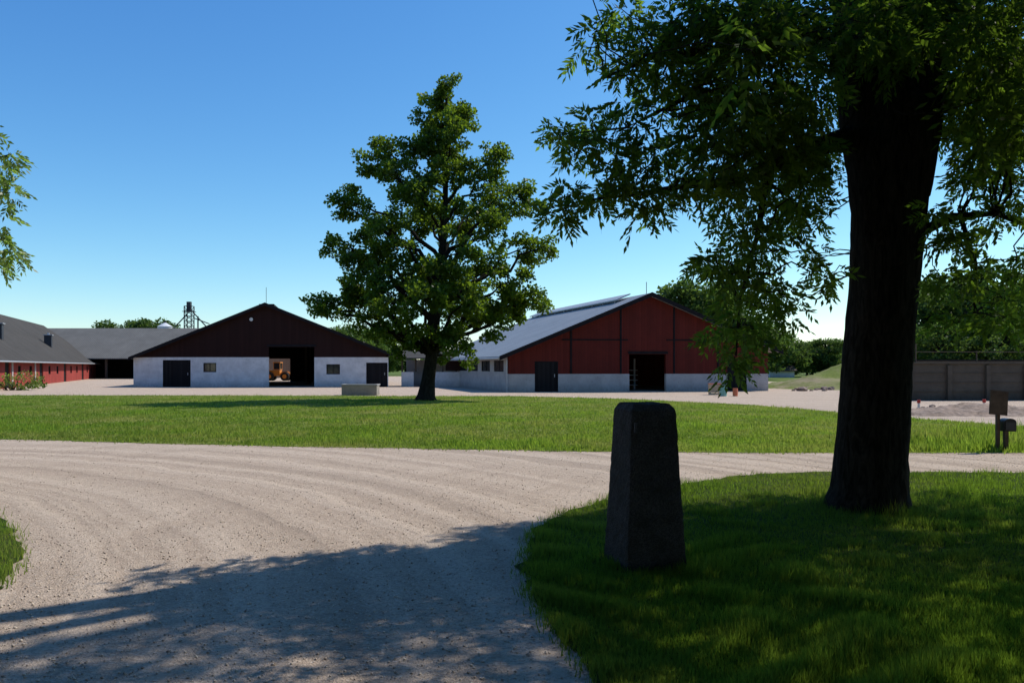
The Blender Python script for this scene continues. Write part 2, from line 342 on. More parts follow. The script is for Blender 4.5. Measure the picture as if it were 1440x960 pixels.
def ash_leaves(clumps,per,L0,scale=1.0,nl=9):
    Vs=[];vs=[]
    for (c,r) in clumps:
        k=max(8,int(per*(r/.3)**2)); d=rotrand(k); rad=r*rng.random(k)**.5*.85
        B=np.array(c)+d*rad[:,None]; A=d*.9+rotrand(k)*.6; A[:,2]=A[:,2]*.5-.3; A/=np.linalg.norm(A,axis=1)[:,None]
        N=np.cross(A,rotrand(k)); N/=np.linalg.norm(N,axis=1)[:,None]; S=np.cross(A,N)
        LL=L0*scale*rng.uniform(.7,1.25,k); v0=np.clip(rng.normal(.45,.25,k),0,1)
        for j in range(nl):
            if j==nl-1: t_=.85; sd=0
            else: t_=.22+.62*(j//2)/((nl-1)//2); sd=1 if j%2 else -1
            P=B+A*(LL*t_)[:,None]; P[:,2]-=LL*.25*t_**2
            D=A*(.7 if sd else 1)+S*sd*.8+N*rng.normal(0,.15,k)[:,None]; D[:,2]-=.25; D/=np.linalg.norm(D,axis=1)[:,None]
            ll=LL*.42*(1-.25*abs(t_-.55)); V,v=leafquads(P,D,ll,ll*.38,v0+rng.normal(0,.05,k)); Vs.append(V);vs.append(v)
    return np.concatenate(Vs),np.concatenate(vs)
def tubes(paths,nseg=8,wob=0):
    V=[];Fc=[]
    for pts in paths:
        b=len(V); n=nseg if pts[0][1]>.05 else 5
        for i,(p,r) in enumerate(pts):
            p=Vector(p); q=Vector(pts[min(i+1,len(pts)-1)][0]); o=Vector(pts[max(i-1,0)][0]); d=(q-o).normalized()
            ref=Vector((1,0,0)) if abs(d.x)<.85 else Vector((0,1,0)); a=d.cross(ref).normalized(); c=d.cross(a)
            for j in range(n):
                t_=2*math.pi*j/n; rr=r*(1+wob*(math.sin(3*t_+i*.25+p.z*.35)*.6+math.sin(7*t_-p.z*.5)*.4+random.uniform(-.5,.5)*.6)) if r>.1 else r
                V.append(tuple(p+(a*math.cos(t_)+c*math.sin(t_))*rr))
        for i in range(len(pts)-1):
            for j in range(n): Fc.append((b+i*n+j,b+i*n+(j+1)%n,b+(i+1)*n+(j+1)%n,b+(i+1)*n+j))
    return V,Fc
def bez(a,b,r0,r1,sag=.0,n=6,j=.04,lift=.25):
    a=Vector(a);b=Vector(b);L=(b-a).length; m=(a+b)/2+Vector((0,0,lift*L)); out=[]
    for i in range(n+1):
        t_=i/n; p=a*(1-t_)**2+m*2*t_*(1-t_)+b*t_*t_
        if 0<i<n: p=p+Vector((random.uniform(-j,j)*L,random.uniform(-j,j)*L,random.uniform(-j,j)*L))
        out.append((p,r0+(r1-r0)*t_))
    return out
def dense(pts,step=.25):
    out=[]
    for (p,r),(q,s) in zip(pts[:-1],pts[1:]):
        p=Vector(p);q=Vector(q);k=max(1,int((q-p).length/step))
        for i in range(k): out.append((p.lerp(q,i/k),r+(s-r)*i/k))
    out.append((Vector(pts[-1][0]),pts[-1][1])); return out
def make_tree(name,label,base,limbs,twigs,leafV,leafv,bark,leaf,wob=.06,cat='tree',group=None,nseg=20):
    T=Thing(name,label,cat,(base[0],base[1],0),group=group); o=np.array([base[0],base[1],0])
    V,Fc=tubes([l for l in limbs],nseg,wob); V2,F2=tubes(twigs,8,.02)
    V=np.array(V)-o
    b=len(V); V=np.concatenate([V,np.array(V2)-o]) if len(V2) else V; Fc=Fc+[[i+b for i in f] for f in F2]
    me=np_mesh('trunk',V,Fc,bark,smooth=True); ob=bpy.data.objects.new('trunk',me); link(ob,T.e)
    LV=leafV-o; me=np_mesh('crown',LV,np.arange(len(LV)).reshape(-1,4),leaf,leafv); ob=bpy.data.objects.new('crown',me); link(ob,T.e)
    return T
# --- middle tree: boughs plus inner fill
D0=37.7
tr_pts=dense([(wp(598,566,D0),.62),(wp(599,556,D0),.42),(wp(602,535,D0),.32),(wp(607,500,D0),.29),(wp(612,440,D0),.25),(wp(622,360,D0),.19),(wp(626,280,D0),.14),(wp(628,190,D0),.08),(wp(628,125,D0),.03)],.3)
lobes=[(629,120,22,0),(614,136,24,.3),(606,165,28,0),(652,160,26,0),(642,190,34,-.8),(602,195,30,.8),(628,235,40,0),(588,215,24,-.6),(536,208,24,.3),(528,236,28,0),(566,258,34,-.8),(698,220,24,0),(680,250,34,.5),(600,290,40,-1.6),(655,295,40,1.6),(600,300,38,2.2),(724,286,32,-.4),(746,288,20,.3),(690,315,34,-1.8),(498,285,30,.2),(480,290,20,-.3),(535,315,36,1.2),(560,335,34,-2.4),(770,345,20,0),(742,346,28,.8),(690,368,36,1.8),(640,370,40,-2.8),(620,380,38,2.8),(472,347,20,.2),(500,352,32,-.6),(540,385,36,-1.4),(580,395,36,2.4),(480,402,30,.6),(444,424,18,0),(464,430,24,-.8),(512,425,36,.8),(560,428,38,-2.6),(608,430,36,-3.2),(655,425,38,-2.2),(660,430,38,2.6),(705,425,36,.5),(749,420,24,0),(735,440,20,.6),(722,398,28,-.8),(690,460,26,-1),(560,468,28,1),(525,460,26,-.5),(640,480,26,-1.6),(600,474,24,1.5),(655,500,18,.4),(572,492,18,-.4),(620,500,16,1.2)]
cl=[];tw=[]
for (x,y,r,dd_) in lobes:
    c0=Vector(wp(x,y,D0)); c0.y+=dd_; R=r/F*D0
    za=max(2.2,c0.z-.9-abs(c0.x+3.7)*.5-abs(dd_)*.4); best=min(tr_pts,key=lambda q:abs(q[0].z-za)); L=(c0-best[0]).length
    tw.append(bez(best[0],c0,min(.035+.022*L,best[1]*.6),.025,lift=.12,n=8))
    ns=max(5,int(10*(R/.9)**1.5))
    for q in range(ns):
        d=Vector(rotrand(1)[0]); c=c0+Vector((d.x,d.y,d.z*.85))*R*random.uniform(.45,1.05); cl.append((tuple(c),random.uniform(.28,.52)*max(.6,min(1,R/.8)))); tw.append(bez(c0,c,.018,.008,n=3,lift=.05))
nb=len(cl)
prof=[(130,608,645),(160,598,662),(195,570,675),(240,540,690),(275,520,715),(320,505,735),(370,505,725),(420,480,730),(455,495,705),(490,560,660)]
while len(cl)<nb+85:
    y=random.uniform(130,488); L=np.interp(y,[p[0] for p in prof],[p[1] for p in prof]); R=np.interp(y,[p[0] for p in prof],[p[2] for p in prof]); hw=(R-L)/2
    if random.random()>hw/125: continue
    th=random.uniform(0,6.28); rho=random.random()**.6; w=wp((L+R)/2+math.cos(th)*hw*rho,y,D0); cl.append(((w[0],D0+math.sin(th)*hw*rho*.85/F*D0,w[2]),random.uniform(.3,.5)))
LVt,lvt=round_leaves(cl,680,.150,.85)
make_tree('oak_tree','tall broad leafy tree standing alone on lawn',(wp(598,563,D0)[0],D0),[tr_pts],tw,LVt,lvt,M['bark2'],M['leaf_oak'])
# --- big ash tree
TB=9.06
SH=[(10,10.0),(4.5,9.8),(2.6,9.4),(1.3,8.9),(.3,8.15),(-.3,7.8),(-.5,7.0),(-1.2,6.9),(-1.9,6.4),(-2.2,5.5),(-3.0,4.75),(-4,3.6),(-6,2.4),(-6,-8),(12,-8)]
holes=[]
hr=random.Random(11)
for i in range(20): holes.append((hr.uniform(-.5,5.5),hr.uniform(3.8,9.0),hr.uniform(.03,.12)))
for i in range(12): holes.append((hr.uniform(-3.4,-.2),hr.uniform(3.6,7.2),hr.uniform(.06,.16)))
sd=np.array([-.75,-.378])
def inshadow(w): return inpoly([w[0]+sd[0]*w[2]],[w[1]+sd[1]*w[2]],SH)[0]
def inhole(w,r):
    x,y=w[0]+sd[0]*w[2],w[1]+sd[1]*w[2]
    return any((x-a)**2+(y-b)**2<(q+r*.45)**2 for a,b,q in holes)
man=[(885,25,35),(830,55,26),(868,85,26),(920,60,40),(960,20,45),(795,188,24),(825,172,24),(815,205,22),(850,205,32),(900,165,38),(787,290,18),(800,268,14),(840,278,14),(870,268,16),(905,292,26),(932,272,24),(880,245,26),(940,225,40),(960,262,24),(990,195,44),(1000,250,34),(975,110,48),(1040,50,60),(1060,150,52),(1035,262,44),(1035,330,36),(1088,335,44),(1100,250,46),(1120,130,56),(1012,372,24),(990,368,16),(1028,402,34),(1058,432,40),(1028,462,34),(1040,502,26),(1060,470,24),(1085,398,34),(1102,438,20),(1152,392,20),(1135,310,26),(1155,200,34),(1150,350,20),(1110,40,56),(1165,80,40),
 (1345,150,46),(1400,80,60),(1420,180,44),(1360,262,26),(1402,300,34),(1432,372,34),(1374,372,28),(1334,400,24),(1345,448,22),(1400,440,26),(1330,330,16),(1432,440,30),(1360,50,50),(1440,260,36),(1250,30,60),(1200,30,45),(1300,50,45),(1250,95,40),(1370,200,30),(1345,340,20),(1415,410,26),(1320,300,16)]
cl=[]
for (x,y,r) in man:
    for rep in range(4):
        for tries in range(14):
            D=random.uniform(6.6,10.2) if x>980 else random.uniform(7.0,8.2)
            w=wp(x+random.uniform(-.6,.6)*r,y+random.uniform(-.6,.6)*r,D)
            if inshadow(w) or (x<950 and tries>3): break
        else: continue
        cl.append((w,r/F*D*.75))
VIS=[(960,-20),(890,50),(925,130),(1000,150),(1020,260),(1100,290),(1165,280),(1180,130),(1330,110),(1335,220),(1460,240),(1460,-20)]
cnt=0; tries=0
while cnt<125 and tries<20000:
    tries+=1
    x=random.uniform(880,1460); y=random.uniform(-20,300)
    if not inpoly([x],[y],VIS)[0]: continue
    D=random.uniform(6.8,11)
    if 1150<x<1360 and y>110 and D<9.9: continue
    w=wp(x,y,D)
    if not inshadow(w) or inhole(w,.15): continue
    cl.append((w,random.uniform(.24,.38))); cnt+=1
dtop=[(990,-30),(1000,90),(1050,170),(1170,170),(1190,90),(1310,90),(1340,170),(1460,220),(1460,-30)]
off=[]; tries=0
# unseen high crown: leaf clumps placed so their shade fills the shadow outline
cells=[]
for gx in np.arange(-3.6,8.2,.52):
    for gy in np.arange(1.6,10,.52):
        if inpoly([gx],[gy],SH)[0]: cells.append((gx,gy))
for (gx,gy) in cells:
    done=0
    for tries in range(60):
        z=random.uniform(4.0,14.5); sx=gx+random.uniform(-.26,.26); sy=gy+random.uniform(-.26,.26); r=random.uniform(.28,.46)
        x=sx-sd[0]*z; y=sy-sd[1]*z
        if (x-5.5)**2/8.2**2+(y-8.0)**2/7.5**2+(z-8)**2/7.2**2>1: continue
        if not inshadow((x,y,z)) or inhole((x,y,z),r): continue
        if y>.5:
            px=720+F*x/y; pyy=515-F*(z-CZ)/y; rp=.6*F/y
            if pyy+rp>0 and -50<px+rp and px-rp<1480 and not inpoly([px],[pyy],dtop)[0]: continue
            if pyy+rp>90 and 1150<px<1370 and y<9.6: continue
        if y<2 and z<5: continue
        off.append(((x,y,z),r)); done+=1
        if done>=2: break
print('CL',len(cl),len(off))
V1,v1=ash_leaves(cl,34,.20,1.0,9); V2,v2=ash_leaves(off,17,.20,1.5,7)
t0=[(wp(1220,728,TB),.56),(wp(1220,712,TB),.475),(wp(1222,690,TB),.425),(wp(1224,640,TB),.395),(wp(1232,540,TB),.375),(wp(1242,420,TB),.37),(wp(1248,300,TB),.40),(wp(1250,220,TB),.45),(wp(1250,150,TB),.42),(wp(1250,110,TB),.30)]
la=[(wp(1240,270,TB),.34),(wp(1222,190,TB),.30),(wp(1208,100,TB),.26),(wp(1198,-20,TB),.23),(wp(1175,-220,TB-.3),.2),(wp(1120,-500,TB-.8),.1),(wp(1100,-750,TB-1),.04)]
lb=[(wp(1262,270,TB),.34),(wp(1282,190,TB),.30),(wp(1300,90,TB),.26),(wp(1318,-20,TB),.24),(wp(1350,-250,TB+.3),.2),(wp(1410,-550,TB),.11),(wp(1450,-850,TB-.5),.05)]
lc=[(wp(1205,190,TB),.13),(wp(1120,215,8.6),.09),(wp(1040,255,8.2),.06),(wp(960,262,7.9),.03),(wp(880,275,7.7),.016),(wp(815,283,7.6),.010),(wp(785,298,7.6),.006)]
lc2=[(wp(1080,235,8.4),.05),(wp(1065,330,8.2),.03),(wp(1040,420,8.2),.018),(wp(1035,500,8.2),.008)]
ld=[(wp(1305,80,TB),.12),(wp(1400,40,8.8),.1),(wp(1470,-10,8.5),.07)]
le=[(wp(1285,330,TB),.07),(wp(1340,305,8.8),.045),(wp(1400,300,8.5),.03),(wp(1450,320,8.4),.02)]
le2=[(wp(1350,303,8.8),.03),(wp(1372,370,8.6),.02),(wp(1370,440,8.6),.01)]
lf=[(wp(1205,60,TB),.12),(wp(1120,60,8.4),.09),(wp(1010,70,7.9),.05),(wp(920,80,7.5),.022),(wp(850,110,7.4),.01)]
lf2=[(wp(1030,68,8.0),.04),(wp(960,140,7.8),.022),(wp(880,180,7.6),.012),(wp(800,188,7.5),.006)]
lg=[(wp(1195,-100,TB),.14),(wp(1080,-350,7.5),.08),(wp(980,-600,6),.04)]
lh=[(wp(1330,-100,TB),.14),(wp(1500,-250,8),.09),(wp(1900,-500,6.5),.05)]
limbs=[dense(l,.12) for l in (t0,la,lb)]; sub=[dense(l,.2) for l in (lc,lc2,ld,le,le2,lf,lf2,lg,lh)]
allp=[q for l in limbs+sub for q in l]
arr=np.array([tuple(q[0]) for q in allp]); rr=np.array([q[1] for q in allp]); tw=[]
for idx,(c,r) in enumerate(cl+off):
    d=np.linalg.norm(arr-np.array(c),axis=1)+.5*np.clip(arr[:,2]-c[2]-.3,0,9)+(arr[:,2]<2.7)*(.6 if c[2]<3 else 9)*(rr>.1)
    i=int(np.argmin(d)); dd=float(np.linalg.norm(arr[i]-np.array(c)))
    if dd<(1.5 if idx<len(cl) else 2.2): tw.append(bez(arr[i],c,min(.007+.006*dd,rr[i]*.6),.004,lift=.10,j=.05))
    for q in range(2):
        e=Vector(c)+Vector((random.uniform(-1,1),random.uniform(-1,1),random.uniform(-.6,.6)))*r*.7; tw.append(bez(c,e,.004,.002,n=3))
make_tree('ash_tree','large ash tree with thick dark trunk beside road',(wp(1220,715,TB)[0],TB),limbs+sub,tw,np.concatenate([V1,V2]),np.concatenate([v1,v2]),M['bark'],M['leaf_ash'],.05,nseg=28)
# --- light tree off to the side
cl=[]
for (x,y,r) in [(-8,235,28),(12,218,13),(14,268,17),(-4,310,28),(22,352,15),(-8,372,17),(0,340,22),(-50,180,40),(-70,260,50),(-60,350,50),(-130,120,60),(-140,260,60),(-160,380,50),(-240,60,70),(-260,220,80),(-300,0,70),(-330,330,60),(-400,150,80),(-420,0,80),(-500,250,70),(-360,-120,70),(-200,-60,60)]:
    for rep in range(3):
        w=wp(x+random.uniform(-.3,.3)*r,y+random.uniform(-.3,.3)*r,random.uniform(8.6,9.6)); cl.append((w,r/F*9*.8))
V1,v1=ash_leaves(cl,24,.19,1.0,9)
b0=Vector((-8.9,9.3,0)); tp=dense([(b0,.26),(b0+Vector((.05,0,1)),.19),(b0+Vector((0,.05,3)),.15),(b0+Vector((.1,0,6)),.06)],.3)
tw=[bez(min(tp,key=lambda q:abs(q[0].z-max(1.6,c[2]-.8)))[0],c,.03,.005,lift=.1) for c,r in cl]
make_tree('young_ash_tree','young tree with pale green hanging leaves',(b0.x,b0.y),[tp],tw,V1,v1,M['bark'],M['leaf_light'])
# --- background trees
variants=[]
def bg_variant(i,h,w,n):
    cl=[]
    for _ in range(n):
        z=random.uniform(.16,.97); R=w*math.sqrt(max(.02,1-((z-.52)/.5)**2))*random.uniform(.8,1.1); a=random.uniform(0,6.28); q=R*random.random()**.45
        cl.append(((q*math.cos(a),q*math.sin(a),z*h),random.uniform(.10,.20)*w*1.6))
    V,v=round_leaves(cl,75,.42,.8)
    tp=dense([((0,0,-.1),.5),((0,0,1),.35),((.1,0,h*.5),.25),((0,.1,h*.92),.05)],.8)
    tw=[bez(min(tp,key=lambda q:abs(q[0].z-c[2]*.7))[0],c,.1,.02) for c,r in cl]
    TV,TF=tubes([tp]+tw,8,.03); a=np_mesh('trunk',TV,TF,M['bark2'],smooth=True); b=np_mesh('crown',V,np.arange(len(V)).reshape(-1,4),M['leaf_far'],v); return (a,b,h)
for i,(h,w,n) in enumerate([(12,4.6,80),(11,5.4,90),(14,4.4,80),(9,4.6,70)]): variants.append(bg_variant(i,h,w,n))
def place(j,X,Y,hh,wide=1.0,label='leafy deciduous tree beyond the farm buildings',group='trees beyond the farm',nm_='background_tree'):
    a,b,h=variants[j%4]; s=hh/h
    e=bpy.data.objects.new(nm_,None); e.location=(X,Y,0); sx=s*random.uniform(.9,1.2)*wide
    if hh<8: sx=max(sx,s*1.2)
    e.scale=(sx,sx,s); e.rotation_euler=(0,0,random.uniform(0,6.28)); COL.objects.link(e); tag(e,label,'tree',group=group)
    for me,nm in((a,'trunk'),(b,'crown')): link(bpy.data.objects.new(nm,me),e)
bgt=[(950,418,92),(975,396,95),(1005,400,100),(1040,425,105),(1068,452,98),(1092,468,135),(1118,486,150),(1142,484,150),(1162,490,155),(1185,480,150),(1225,470,140),(1262,455,130),(1300,410,85),(1342,390,90),(1388,378,80),(1425,400,88),(1470,380,90),(1520,400,85),
 (468,462,120),(492,459,125),(515,462,130),(540,475,140),(570,478,145),(160,454,170),(186,451,172),(212,449,170),(140,462,190),(1320,458,70),(1410,455,66),(1445,445,72),(1365,450,75),(1105,474,118),(1135,480,125),(1160,476,120)]
for j,(x,y,D) in enumerate(bgt): place(j,(x-720)/F*D,D,CZ+(H-y)/F*D)
for j,(X,Y,hh) in enumerate([(-19,-9,17),(-9,-12,18),(1,-11,18),(11,-12,17),(20,-6,18),(-28,-4,16),(-14,-22,19),(6,-24,20),(26,-18,18)]):  # unseen trees added behind the camera to cut the sky fill
    place(j,X,Y,hh,1.25,'tall leafy roadside tree on the near side of road','trees along the near roadside','roadside_tree')
cl=[]
for i in range(420):
    x=random.uniform(-260,300); yy=random.uniform(215,260); cl.append(((x,yy,random.uniform(.5,5.5)+1.5*math.sin(x*.05)),random.uniform(1.6,3.0)))
V,v=round_leaves(cl,22,1.1,.8); me=np_mesh('distant_woods',V,np.arange(len(V)).reshape(-1,4),M['leaf_far'],v); ob=link(bpy.data.objects.new('distant_woods',me)); tag(ob,'distant belt of green woodland behind the farm','woods','stuff')
def shrub(label,x,D,w,h,n,leaf='leaf_far',per=120,L=.2):
    X=(x-720)/F*D; cl=[((X+random.uniform(-w,w),D+random.uniform(-.6,.6),random.uniform(.15,h)),random.uniform(.3,.5)) for _ in range(n)]
    V,v=round_leaves(cl,per,L); tw=[bez((X+(c[0]-X)*.3,D,0),c,.03,.008) for c,r in cl]
    make_tree('shrub',label,(X,D),[dense([((X,D,-.05),.05),((X,D,h*.5),.02)],.2)],tw,V,v,M['bark2'],M[leaf],cat='shrub')
shrub('green shrub growing against red barn wall',18,54,1.9,1.1,22,'leaf_light',260,.14)
shrub('low shrub at the end of red barn',50,59,.6,.4,6)
shrub('low weeds beside concrete silo wall',1255,44,1.5,.5,10)
# ------------------------------------------------ red barn
def solve_u(px,o,U):
    k=(px-720)/F; return (k*o[1]-o[0])/(U[0]-k*U[1])
a7=math.radians(7); a17=math.radians(17)
o=(-.23,50.3); U=(math.cos(a7),math.sin(a7)); V=(-math.sin(a17),math.cos(a17))
T=Thing('red_barn','large red barn with grey sheet roof and open doorway','barn',(o[0],o[1],0),U,V)
uu=lambda px:solve_u(px,o,U)
W_=17.57; ap=uu(912); za=6.33; sl=.417; zt=lambda u:za-sl*abs(u-ap)-.02; Ln=22
ops=[(uu(752),uu(785),0,1.98),(uu(885),uu(937),0,2.45),(uu(1023),uu(1050),0,1.9)]
T.part('base_wall',Geo().wall('u',0,W_,0,.25,0,1.16,ops),M['grey_plaster'],label='pale plastered base wall')
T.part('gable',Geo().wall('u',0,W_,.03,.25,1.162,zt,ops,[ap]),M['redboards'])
for px in (803,873,948,1010): 
    u=uu(px); T.part('batten',Geo().box(u-.05,u+.05,-.03,.03,1.165,zt(u)-.05),M['trim'])
T.part('cross_batten',Geo().box(3.5,ops[1][0]-.08,-.018,.03,3.34,3.42),M['trim']); T.part('cross_batten',Geo().box(ops[1][1]+.02,16.2,-.018,.03,3.34,3.42),M['trim'])
wins=[(1.2+i*3.4,3.6+i*3.4,1.3,2.05) for i in range(6)]
T.part('side_wall',Geo().wall('v',.25,Ln-.25,0,.25,0,1.16),M['grey_plaster'])
T.part('upper_side_wall',Geo().wall('v',.25,Ln-.25,.03,.25,1.162,zt(0)-.03,wins),M['grey_plaster'])
for w_ in wins: T.window('v',w_[0],w_[1],.1,w_[2],w_[3],'trim')
T.part('far_side_wall',Geo().wall('v',.25,Ln-.25,W_-.25,W_,0,zt(W_)-.03),M['redboards_side'])
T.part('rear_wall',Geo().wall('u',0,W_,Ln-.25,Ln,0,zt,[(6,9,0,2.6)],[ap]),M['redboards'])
rp=lambda u,dz=0:(u,za-sl*abs(u-ap)+dz)
T.part('roof',Geo().ext([rp(-.7),rp(ap),rp(ap,.13),rp(-.7,.13)],-.5,Ln+.5).ext([rp(ap),rp(W_+.7),rp(W_+.7,.13),rp(ap,.13)],-.5,Ln+.5),M['roof_grey'])
T.part('bargeboard',Geo().ext([rp(-.72,-.12),rp(ap,-.12),rp(ap,.16),rp(-.72,.16)],-.55,-.505).ext([rp(ap,-.12),rp(W_+.72,-.12),rp(W_+.72,.16),rp(ap,.16)],-.55,-.505),M['trim'])
g=Geo().ext([rp(ap-1.1,.30),rp(ap-.1,.30),rp(ap-.1,.38),rp(ap-1.1,.38)],2.5,Ln-.5)
for i in range(10): g.box(ap-1.0,ap-.9,3+i*2,3.06+i*2,za-sl*1.0+.1,za-sl*.9+.3)
T.part('ridge_vent',g,M['metal'])
T.part('gutter',Geo().cyl((-.75,-.5,za-sl*(ap+.7)+.0),(-.75,Ln+.5,za-sl*(ap+.7)+.0),.07,n=8),M['metal'])
T.part('antenna',Geo().cyl((ap,.3,za),(ap,.3,za+.9),.02,n=6),M['darkmetal'])
T.door(ops[0][0],ops[0][1],0,1.98); T.door(ops[2][0],ops[2][1],0,1.9)
T.part('door_rail',Geo().box(ops[1][0]-.1,ops[1][1]+.1,-.06,-.031,2.47,2.62),M['trim'])
g=Geo()
for i in range(4): 
    g.box(ops[1][0]+.1+.02,ops[1][1]-.1,4.0,4.06,.3+i*.35,.36+i*.35)
for u in (ops[1][0]+.3,(ops[1][0]+ops[1][1])/2,ops[1][1]-.3): g.box(u-.05,u+.05,4.061,4.15,0,2.2)
T.part('stall_gate',g,M['metal'])
T.part('downpipe',Geo().cyl((-.12,-.06,0),(-.12,-.06,2.1),.035,n=8),M['metal'])
# ------------------------------------------------ left barn
o=(-30.3,62.5); a=math.radians(12); U=(1,0); V=(-math.sin(a),math.cos(a))
T=Thing('white_barn','low white plastered barn with dark red gable','barn',(o[0],o[1],0),U,V)
uu=lambda px:solve_u(px,o,U)
W_=20.4; ap=uu(373); za=6.6; sl=.40; zt=lambda u:za-sl*abs(u-ap)-.02; Ln=24
ops=[(uu(229),uu(268),0,2.16),(uu(286),uu(304),1.19,1.93),(uu(378),uu(442),0,3.2),(uu(459),uu(478),1.02,1.82),(uu(515),uu(545),0,1.95)]
zb=2.38
T.part('wall',Geo().wall('u',0,W_,0,.25,0,lambda u:min(zb,zt(u)),ops,[ap]),M['white'],label='whitewashed plaster wall')
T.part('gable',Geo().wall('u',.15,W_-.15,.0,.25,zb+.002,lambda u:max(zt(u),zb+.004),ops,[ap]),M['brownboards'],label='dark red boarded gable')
T.part('side_wall',Geo().wall('v',.25,Ln-.25,0,.25,0,zt(0)-.05,[(3,6,0.8,1.8),(10,13,.8,1.8),(17,20,.8,1.8)]),M['brownboards'])
T.part('side_wall',Geo().wall('v',.25,Ln-.25,W_-.25,W_,0,zt(W_)-.05,[(10,11,0.8,1.6)]),M['brownboards'])
T.part('rear_wall',Geo().wall('u',0,W_,Ln-.25,Ln,0,zt,[(ops[2][0]-2.6,ops[2][1]-3.6,0,2.5)],[ap]),M['brownboards'])
rp=lambda u,dz=0:(u,za-sl*abs(u-ap)+dz)
T.part('roof',Geo().ext([rp(-.3),rp(ap),rp(ap,.1),rp(-.3,.1)],-.4,Ln+.4).ext([rp(ap),rp(W_+.3),rp(W_+.3,.1),rp(ap,.1)],-.4,Ln+.4),M['roof_dark'])
T.part('bargeboard',Geo().ext([rp(-.32,-.12),rp(ap,-.12),rp(ap,.13),rp(-.32,.13)],-.45,-.405).ext([rp(ap,-.12),rp(W_+.32,-.12),rp(W_+.32,.13),rp(ap,.13)],-.45,-.405),M['trim'])
T.part('ridge_vent',Geo().box(ap-.6,ap+.6,1,5,za-.15,za+.12),M['trim'])
T.part('antenna',Geo().cyl((ap+.05,.3,za),(ap+.05,.3,za+1.4),.02,n=6),M['darkmetal'])
T.part('lamp',Geo().cyl((uu(357)-.2,-.03,5.4),(uu(357)-.2,-.16,5.4),.14,n=14),M['whitepaint'])
for i in (0,4): T.door(ops[i][0],ops[i][1],0,ops[i][3])
for i in (1,3): T.window('u',ops[i][0],ops[i][1],.08,ops[i][2],ops[i][3],'trim')
T.part('lintel',Geo().box(ops[2][0]-.15,ops[2][1]+.15,-.05,-.002,3.22,3.4),M['trim'])
for u in (4,8.2,13.4,16.5):
    for v in (8,16): T.part('post',Geo().box(u-.1,u+.1,v-.1,v+.1,0,zt(u)-.1),M['wood'])
# ------------------------------------------------ left long red barn
V=(-.371,.9286); U=(.9286,.371); t0_=-14
o=(-37.1+V[0]*t0_,56.6+V[1]*t0_)
T=Thing('long_barn','long low red barn with dark sheet roof','barn',(o[0],o[1],0),U,V)
Ln=70; ze=2.35; zr=7.1; wd_=6.4
s2=(zr-ze)/wd_; zt=lambda u:zr-s2*abs(u+wd_)-.02
ops=[]
for i in range(15):
    v0=2+i*4.5
    ops.append((v0,v0+1.1,.9,1.7) if i%3 else (v0,v0+1.6,0,2.0))
T.part('wall',Geo().wall('v',.25,Ln,-.25,0,0,ze-.1,ops),M['redboards_side'],label='faded red boarded long wall')
for v_ in (17.6,26.6): T.part('pilaster',Geo().box(-.0,.06,v_,v_+.4,0,ze-.12),M['grey_plaster'])
T.part('gable',Geo().wall('u',-2*wd_,0,0,.25,0,zt,(),[-wd_]),M['redboards'])
T.part('rear_wall',Geo().wall('u',-2*wd_,0,Ln,Ln+.25,0,zt,(),[-wd_]),M['redboards'])
T.part('far_wall',Geo().wall('v',.25,Ln,-2*wd_,-2*wd_+.25,0,ze-.1),M['redboards_side'])
rp=lambda u,dz=0:(u,zr-s2*abs(u+wd_)+dz)
T.part('roof',Geo().ext([rp(.55),rp(-wd_),rp(-wd_,.12),rp(.55,.12)],-.4,Ln+.5).ext([rp(-wd_),rp(-2*wd_-.4),rp(-2*wd_-.4,.12),rp(-wd_,.12)],-.4,Ln+.5),M['roof_dark'])
for i,o_ in enumerate(ops):
    if o_[2]>.5: T.window('v',o_[0],o_[1],-.12,o_[2],o_[3],'trim')
    else:
        T.part('door',Geo().box(-.16,-.08,o_[0]+.02,o_[1]-.02,.02,1.98),M['darkwood'])
for v_,u_ in ((24,-2.2),(46,-2.0),(15,-1.9)):
    z_=zr-s2*abs(u_+wd_)
    c=T.part('chimney',Geo().box(u_-.35,u_+.35,v_-.35,v_+.35,z_-.2,z_+1.2),M['darkmetal']); T.part('cap',Geo().box(u_-.45,u_+.45,v_-.45,v_+.45,z_+1.203,z_+1.28).box(u_-.1,u_+.1,v_-.1,v_+.1,z_+1.283,z_+1.5),M['metal'],parent=c)
T.part('gutter',Geo().cyl((.62,-.4,ze-.35),(.62,Ln+.5,ze-.35),.06,n=8),M['metal'])
# ------------------------------------------------ grey-roofed shed behind
o=(-66,103)
T=Thing('grey_roofed_shed','wide open-fronted shed with weathered grey roof','shed',(o[0],o[1],0))
g=Geo().extu([(-.5,2.6),(9,7.0),(9,7.12),(-.5,2.72)],-1,34).extu([(9,7.0),(18.5,2.6),(18.5,2.72),(9,7.12)],-1,34); T.part('roof',g,M['roof_mid'])
for i in range(9): T.part('post',Geo().box(i*4.1,i*4.1+.25,0,.25,0,2.75),M['wood'])
T.part('rear_wall',Geo().box(0,33,17.6,17.9,0,2.8),M['dark_side'])
T.part('inner_wall',Geo().box(0,33,6,6.2,0,2.4),M['trim'])
T.part('end_wall',Geo().wall('v',.3,17.6,32.7,33,0,lambda v:2.7+ (4.3*(1-abs(v-9)/9)) ,(),[9]),M['dark_side'])
T.part('end_wall',Geo().wall('v',.3,17.6,0,.3,0,lambda v:2.7+ (4.3*(1-abs(v-9)/9)) ,(),[9]),M['dark_side'])
T=Thing('rear_shed','further low shed with pale grey roof','shed',(-76,135,0))
T.part('wall',Geo().box(0,34,0,12,0,5.6),M['grey_plaster']); T.part('roof',Geo().extu([(-.6,5.7),(6,8.3),(12.6,5.7),(12.6,5.85),(6,8.45),(-.6,5.85)],-.6,34.6),M['roof_grey'])
